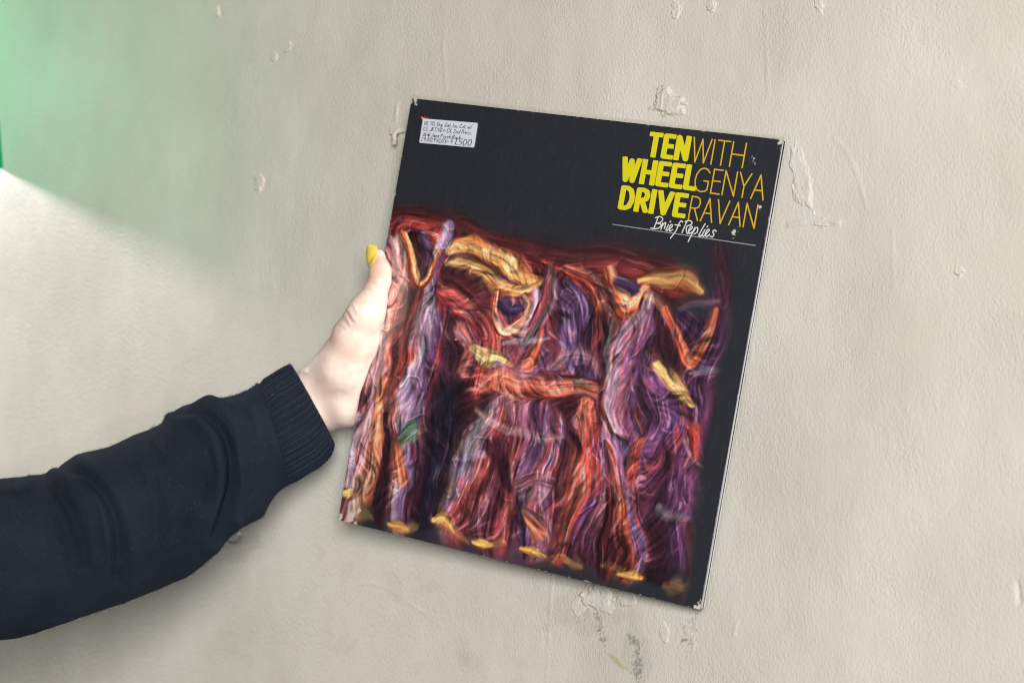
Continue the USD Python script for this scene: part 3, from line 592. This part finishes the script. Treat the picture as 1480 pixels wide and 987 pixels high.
# ------------------------------------------------------------------ person: hand, forearm and the navy sweater sleeve
person = xform('person')
tag(person, 'arm in navy knit sweater, bare hand gripping the left edge of the record', 'person')
MM = .001
def L(px, py, h): return album(px, py, h * MM)
chains = [   # (points, radii mm) : each a run of tapered bones, blended smoothly
    ([L(546, 371.5, 7), L(549.5, 391, 9.5), L(549, 407, 11), L(541, 429, 12), L(530, 451, 11)], [5.6, 7.5, 7.6, 8.8, 12.2]),
    ([L(530, 451, 11), L(515, 488, 6), L(498, 532, 0), L(474, 556, -6)], [12.2, 17.5, 20., 17.]),
    ([L(498, 520, -2), at(462, 556, 1.815), at(425, 582, 1.812), at(330, 640, 1.80), at(60, 780, 1.772)], [16, 16.5, 17., 22., 33.]),
    ([L(548, 570, -15), L(505, 587, -11), at(470, 595, 1.817), at(436, 612, 1.813), at(330, 672, 1.80), at(60, 812, 1.772)], [11, 14.5, 14.8, 16., 20., 33.]),
    ([L(548, 520, -17), L(590, 500, -17)], [12, 9.5]), ([L(548, 545, -17), L(600, 526, -17)], [12, 9.5]), ([L(548, 570, -17), L(595, 553, -17)], [11, 9]), ([L(520, 560, -15), L(548, 520, -17)], [13, 12]),
]
fing = [((590, 500), (655, 476), (705, 462), (742, 455), 8.4), ((600, 526), (672, 508), (727, 497), (768, 492), 8.6), ((595, 553), (664, 541), (716, 533), (754, 530), 8.2), ((580, 578), (630, 570), (668, 565), (698, 563), 7.2)]
for a_, b_, c_, d_, r_ in fing:
    chains.append(([L(*a_, -17), L(*b_, -15.5), L(*c_, -13.5), L(*d_, -12)], [r_ + 1, r_, r_ - .7, r_ - 1.6]))
TO = np.stack([CR, CF, CU])
cs = [(((np.array(p) - CAM) @ TO.T), np.array(r) * MM) for p, r in chains]
allp = np.vstack([c for c, _ in cs]); res = .0013
lo = allp.min(0) - .028; hi = allp.max(0) + .028
# the part inside the sleeve stays coarse and short
lo[0] = (at(250, 700, 1.8) - CAM) @ CR
dims = np.ceil((hi - lo) / res).astype(int)
gxs = [lo[i] + res * np.arange(dims[i]) for i in range(3)]
G3 = np.stack(np.meshgrid(*gxs, indexing='ij'), -1).astype(np.float32)
def bone(P, a, b, ra, rb_):
    ba = (b - a).astype(np.float32); L2 = float(ba @ ba); h = np.clip(((P - a.astype(np.float32)) @ ba) / L2, 0, 1)
    return np.linalg.norm(P - a.astype(np.float32) - h[..., None] * ba, axis=-1) - (ra + (rb_ - ra) * h)
def smin(a, b, k):
    h = np.clip(.5 + .5 * (b - a) / k, 0, 1); return b + (a - b) * h - k * h * (1 - h)
fld3 = None
fingers3 = None
for i, (p, r) in enumerate(cs):
    part = None
    for a_, b_, ra, rb_ in zip(p[:-1], p[1:], r[:-1], r[1:]):
        d = bone(G3, a_, b_, ra, rb_); part = d if part is None else smin(part, d, .004)
    if i >= 8: fingers3 = part if fingers3 is None else np.minimum(fingers3, part)
    else: fld3 = part if fld3 is None else smin(fld3, part, .009)
fld3 = smin(fld3, fingers3, .004)
def surface_nets(f, origin, h):
    s = f < 0; nx, ny, nz = f.shape
    c = np.zeros((nx - 1, ny - 1, nz - 1), np.int8)
    for i, j, k in np.ndindex(2, 2, 2): c += s[i:nx - 1 + i, j:ny - 1 + j, k:nz - 1 + k]
    act = (c > 0) & (c < 8); ids = -np.ones(act.shape, np.int64); cells = np.argwhere(act); ids[act] = np.arange(len(cells))
    acc, cnt = np.zeros((len(cells), 3)), np.zeros(len(cells))
    corners = [np.array(q) for q in np.ndindex(2, 2, 2)]
    for a in corners:
        for ax in range(3):
            if a[ax]: continue
            b = a.copy(); b[ax] = 1
            fa = f[tuple((cells + a).T)]; fb = f[tuple((cells + b).T)]; m = (fa < 0) != (fb < 0)
            t = fa / np.where(m, fa - fb, 1); p = cells + a + t[:, None] * (b - a)
            acc[m] += p[m]; cnt[m] += 1
    v = origin + h * acc / cnt[:, None]; faces = []
    for ax in range(3):
        o1, o2 = [(1, 2), (2, 0), (0, 1)][ax]
        sl_a = [slice(1, -1)] * 3; sl_b = [slice(1, -1)] * 3; sl_a[ax] = slice(0, -1); sl_b[ax] = slice(1, None)
        A_, B_ = s[tuple(sl_a)], s[tuple(sl_b)]; off = np.array([1, 1, 1]); off[ax] = 0
        for flip in (0, 1):
            e = np.argwhere((A_ & ~B_) if not flip else (~A_ & B_)) + off
            if not len(e): continue
            e1, e2 = np.zeros(3, int), np.zeros(3, int); e1[o1] = 1; e2[o2] = 1
            q = np.stack([ids[tuple((e - d).T)] for d in (0 * e1, e1, e1 + e2, e2)], 1)
            faces.append(q if not flip else q[:, ::-1])
    return v, np.vstack(faces)
hv, hf = surface_nets(fld3, lo, res)
tri = np.vstack([hf[:, [0, 1, 2]], hf[:, [0, 2, 3]]])
hm = trimesh.Trimesh(hv, tri, process=False)
if hm.volume < 0: hm.invert()
trimesh.smoothing.filter_taubin(hm, iterations=12)
hw = CAM + np.asarray(hm.vertices) @ TO
def px_of(p):
    q = (p - CAM) @ TO.T; return 740 + FPX * q[:, 0] / q[:, 1], 493.5 - FPX * q[:, 2] / q[:, 1]
hx, hy = px_of(hw)
# skin folds at the thumb's joints and web
nrm = np.asarray(hm.vertex_normals) @ TO
crease = np.zeros(len(hw))
for (x0, y0, x1, y1, dep, wd) in ((521, 413, 541, 420, .0007, 1.6), (523, 409, 538, 415, .0006, 1.4), (528, 404, 545, 408, .0005, 1.4), (503, 447, 512, 462, .0010, 2.2), (498, 454, 506, 470, .0008, 1.8), (510, 438, 516, 452, .0006, 1.5), (490, 466, 500, 474, .0006, 1.6), (530, 398, 543, 401, .0004, 1.2)):
    a, b = np.array([x0, y0], float), np.array([x1, y1], float); ba = b - a; p = np.c_[hx, hy] - a
    t = np.clip(p @ ba / (ba @ ba), 0, 1); d = np.linalg.norm(p - t[:, None] * ba, axis=1); crease += dep * np.exp(-(d / wd) ** 2)
hw = hw - nrm * crease[:, None] + nrm * ((meshkit.fbm(hw * 90, 3, 81) - .5) * .0010)[:, None]
red = np.exp(-(((hx - 541) / 14) ** 2 + ((hy - 392) / 26) ** 2)) * .5 + crease / .0010 * .35 + .5 * (meshkit.fbm(hw * 75, 3, 83) - .36) + .3 * np.exp(-(((hx - 470) / 26) ** 2 + ((hy - 492) / 16) ** 2))
skin = lin((250, 228, 213)) * (1 - np.clip(red, 0, 1)[:, None]) + lin((214, 150, 124)) * np.clip(red, 0, 1)[:, None]
obj('bare_hand', (hw, np.asarray(hm.faces)), M_skin, person, smooth=True, color=skin)
# thumbnail: a curved plate on the far left side of the tip
tipc, basec = L(533.5, 359, 11.5), L(537.6, 384.5, 14.2)
ax_ = basec - tipc; ln = np.linalg.norm(ax_); ax_ /= ln
nout = -CR * .60 - CF * .78 + CU * .1; nout -= ax_ * (nout @ ax_); nout /= np.linalg.norm(nout); side = np.cross(ax_, nout)
k1, k2 = 26, 22
S_, T_ = np.meshgrid(np.linspace(-.18, 1, k1), np.linspace(-1, 1, k2), indexing='ij')
half = .0055 * np.sqrt(np.clip(1 - (np.abs(S_ - .45) / .66) ** 4, .06, 1))
ang = T_ * 1.05
core = tipc + S_[..., None] * ln * ax_
npt = core + side * (half * np.sin(ang) / math.sin(1.05))[..., None] + nout * (.0005 + .0052 * (np.cos(ang) - 1) + .0008 * np.sin(np.clip(S_, 0, 1) * math.pi))[..., None]
sd_ = map_coordinates(fld3, ((npt - CAM) @ TO.T - lo).reshape(-1, 3).T / res, order=1, mode='nearest').reshape(S_.shape)
npt = npt + nout * np.clip(.0006 - sd_, 0, .006)[..., None]
top_ = npt.reshape(-1, 3); bot_ = (npt - nout * .0009).reshape(-1, 3)
f1 = grid_faces(k1, k2); rim = np.r_[np.arange(k2), np.arange(1, k1) * k2 + k2 - 1, (k1 - 1) * k2 + np.arange(k2 - 2, -1, -1), np.arange(k1 - 2, 0, -1) * k2]
rf = np.stack([rim, np.roll(rim, -1), np.roll(rim, -1) + len(top_), rim + len(top_)], 1)
obj('thumbnail', (np.vstack([top_, bot_]), np.vstack([f1, f1[:, ::-1] + len(top_), rf])), M_nail, person, smooth=50)

# sleeve
st = np.array([(-1100, 1115, -985, 1350), (-840, 1008, -735, 1235), (-620, 916, -525, 1138), (-420, 834, -330, 1048), (-260, 770, -175, 975), (-140, 722, -60, 935), (-60, 700, 20, 921), (0, 691, 80, 905), (43, 688, 136, 886), (74, 684, 175, 872), (90, 671, 204, 860), (120, 655, 245, 843), (162, 643, 272, 831), (200, 628, 298, 812),
               (230, 615, 315, 797), (243, 600, 336, 771), (272, 584, 360, 758), (305, 577, 380, 746), (336, 571, 390, 727), (360, 562, 400, 713), (373, 555, 416, 700)], float)
cu = np.array([(364, 568, 402, 703), (374, 558, 415, 697), (385, 547, 432, 690), (404, 536, 460, 673), (415, 530.5, 476, 658), (420, 529, 482, 645), (424, 533, 481, 636), (422, 538, 476, 632), (405, 551, 458, 643), (380, 566, 436, 656)], float)
def arm_tube(stations, ns, nt, flat, d0, d1, tail):
    s = spline(stations, ns)
    uu = np.linspace(0, 1, ns); c = (s[:, :2] + s[:, 2:]) / 2; dep = np.interp(c[:, 0], [-1100, -150, 460], [d0 - .06, d0, d1])
    Uw, Lw = at(s[:, 0], s[:, 1], dep), at(s[:, 2], s[:, 3], dep)
    C = (Uw + Lw) / 2; e1 = (Uw - Lw) / 2; r1 = np.linalg.norm(e1, axis=1)
    ax = np.gradient(C, axis=0); ax[-tail:] = ax[-tail - 1] if tail else ax[-tail:]
    ax = np.stack([gaussian_filter(ax[:, i], ns * .08, mode='nearest') for i in range(3)], 1)
    e2 = np.cross(ax, e1); e2 /= np.linalg.norm(e2, axis=1)[:, None]; e2 *= np.sign((e2 @ CF))[:, None]
    th = np.linspace(0, 2 * np.pi, nt, endpoint=False)
    P = C[:, None] + np.cos(th)[None, :, None] * e1[:, None] + np.sin(th)[None, :, None] * (e2 * (r1 * flat)[:, None])[:, None]
    Nn = np.cos(th)[None, :, None] * (e1 / r1[:, None] ** 2)[:, None] + np.sin(th)[None, :, None] * (e2 / (r1 * flat)[:, None])[:, None]
    Nn /= np.linalg.norm(Nn, axis=-1, keepdims=True)
    return P, Nn, r1, th, C
P, Nn, r1, th, C = arm_tube(st, 620, 420, .86, 1.752, 1.812, 0)
fx, fy = px_of(P.reshape(-1, 3)); F2 = np.c_[fx, fy]
disp = np.zeros(len(F2))
folds = [   # (polyline px, depth m, width px, roll: ridge beside the valley)
    ([(258, 592), (290, 594), (318, 618), (332, 655), (334, 700), (322, 745), (312, 775)], -.0105, 8, .0075, 20),
    ([(205, 622), (225, 640), (240, 680)], -.0022, 7, .0015, 14),
    ([(88, 672), (125, 690), (158, 730), (172, 785), (168, 830)], -.0062, 9, .0045, 20),
    ([(60, 690), (85, 712), (112, 765), (122, 815)], -.0042, 8, .0034, 18),
    ([(160, 645), (190, 668), (206, 710)], -.0018, 7, .0014, 15),
    ([(350, 640), (356, 690), (345, 735)], -.0042, 7, .0034, 14),
    ([(20, 700), (40, 750), (45, 830)], -.0020, 9, .0015, 20),
    ([(300, 640), (306, 690), (296, 740)], -.0016, 5, .0016, 11), ([(225, 690), (236, 740), (232, 790)], -.0014, 5, .0012, 12), ([(120, 700), (140, 740), (146, 800)], -.0016, 5, .0014, 12),
    ([(345, 575), (360, 610), (366, 650)], -.0016, 6, .0012, 12)]
for pl, dv, wv, hr, wr in folds:
    c = spline(pl, 80); d, ix = cKDTree(c).query(F2)
    tg = np.gradient(c, axis=0); sd = np.sign((F2[:, 0] - c[ix, 0]) * -tg[ix, 1] + (F2[:, 1] - c[ix, 1]) * tg[ix, 0])
    fade = np.sin(np.clip(ix / 79., .04, .96) * np.pi) ** .35
    disp += fade * (dv * np.exp(-(d / wv) ** 2) + hr * np.exp(-((d - wr * .85) / (wr * .6)) ** 2))
Pf = P.reshape(-1, 3)
back = (Nn.reshape(-1, 3) @ CF) > .25
disp *= np.where(back, .35, 1.) * sstep(0, .35, np.abs(np.sin(np.tile(th, len(P)))))
disp += (meshkit.fbm(Pf * np.array([30, 30, 30.]), 3, 91) - .5) * .0040 + (meshkit.fbm(Pf * 110, 3, 93) - .5) * .0012
along = np.r_[0, np.cumsum(np.linalg.norm(np.diff(C, axis=0), axis=1))]
tuck = np.repeat(sstep(along[-1] - .012, along[-1], along), len(th)) * .0004
Ps = Pf + Nn.reshape(-1, 3) * (disp + tuck)[:, None]
circ = np.tile(th * .05, len(P)); stuv = np.c_[np.repeat(along, len(th)), circ]
slv = obj('sweater_sleeve', (Ps, grid_faces(len(P), len(th), True)), M_knit, person, smooth=True, uv=stuv); tag(slv, 'rumpled navy knit sleeve')
Pc, Nc, rc, thc, Cc = arm_tube(cu, 170, 960, .74, 1.752, 1.812, 70)
nr = 46
ac = np.r_[0, np.cumsum(np.linalg.norm(np.diff(Cc, axis=0), axis=1))]
wob = (meshkit.fbm(np.stack([np.repeat(ac, len(thc)) * 40, np.tile(np.cos(thc) * 2, len(Pc)), np.tile(np.sin(thc) * 2, len(Pc))], -1), 2, 95) - .5)
rib = (np.abs(np.cos(nr / 2 * (np.tile(thc, len(Pc)) + wob * .03))) ** 1.3 - .5) * .0030 + (meshkit.fbm(Pc.reshape(-1, 3) * 60, 3, 97) - .5) * .0022
st_row = np.sin(np.repeat(ac, len(thc)) * 2 * np.pi / .0021 + np.tile(np.abs(np.sin(nr / 2 * thc)) * 1.4, len(Pc))) * .00028
Pcv = Pc.reshape(-1, 3) + Nc.reshape(-1, 3) * (rib + st_row)[:, None]
# the near side of the rim swings forward a little, as a round opening seen at an angle does
cufp = obj('ribbed_cuff', (Pcv, grid_faces(len(Pc), len(thc), True)), M_rib, person, smooth=True, uv=np.c_[np.repeat(ac, len(thc)), np.tile(thc * .032, len(Pc))])
# loose wool fibres
def fuzz(points, normals, count, length, seed):
    r = np.random.default_rng(seed); ix = r.choice(len(points), count, replace=False); p, nn = points[ix], normals[ix]
    d = nn + r.normal(0, .75, p.shape); d /= np.linalg.norm(d, axis=1)[:, None]; d2 = d + r.normal(0, .8, p.shape); d2 /= np.linalg.norm(d2, axis=1)[:, None]
    ll = length * r.gamma(2.2, .45, (count, 1)); a = p - nn * .0004; b = p + d * ll * .5; c = b + d2 * ll * .5
    return np.stack([a, b, c], 1).reshape(-1, 3), count
fp1, n1 = fuzz(Ps, Nn.reshape(-1, 3), 30000, .0012, 1); fp2, n2 = fuzz(Pcv[: 110 * 960], Nc.reshape(-1, 3)[: 110 * 960], 7000, .0010, 2)
bc = UsdGeom.BasisCurves.Define(stage, path_for('wool_fuzz', person)); bc.CreateTypeAttr('linear')
bc.CreatePointsAttr(Vt.Vec3fArray.FromNumpy(np.vstack([fp1, fp2]).astype(np.float32))); bc.CreateCurveVertexCountsAttr(Vt.IntArray.FromNumpy(np.full(n1 + n2, 3, np.int32)))
bc.CreateWidthsAttr(Vt.FloatArray.FromNumpy(np.full(len(fp1) + len(fp2), .00009, np.float32))); bc.SetWidthsInterpolation('vertex')
UsdShade.MaterialBindingAPI.Apply(bc.GetPrim()).Bind(M_fuzz); tag(bc.GetPrim(), kind='stuff')
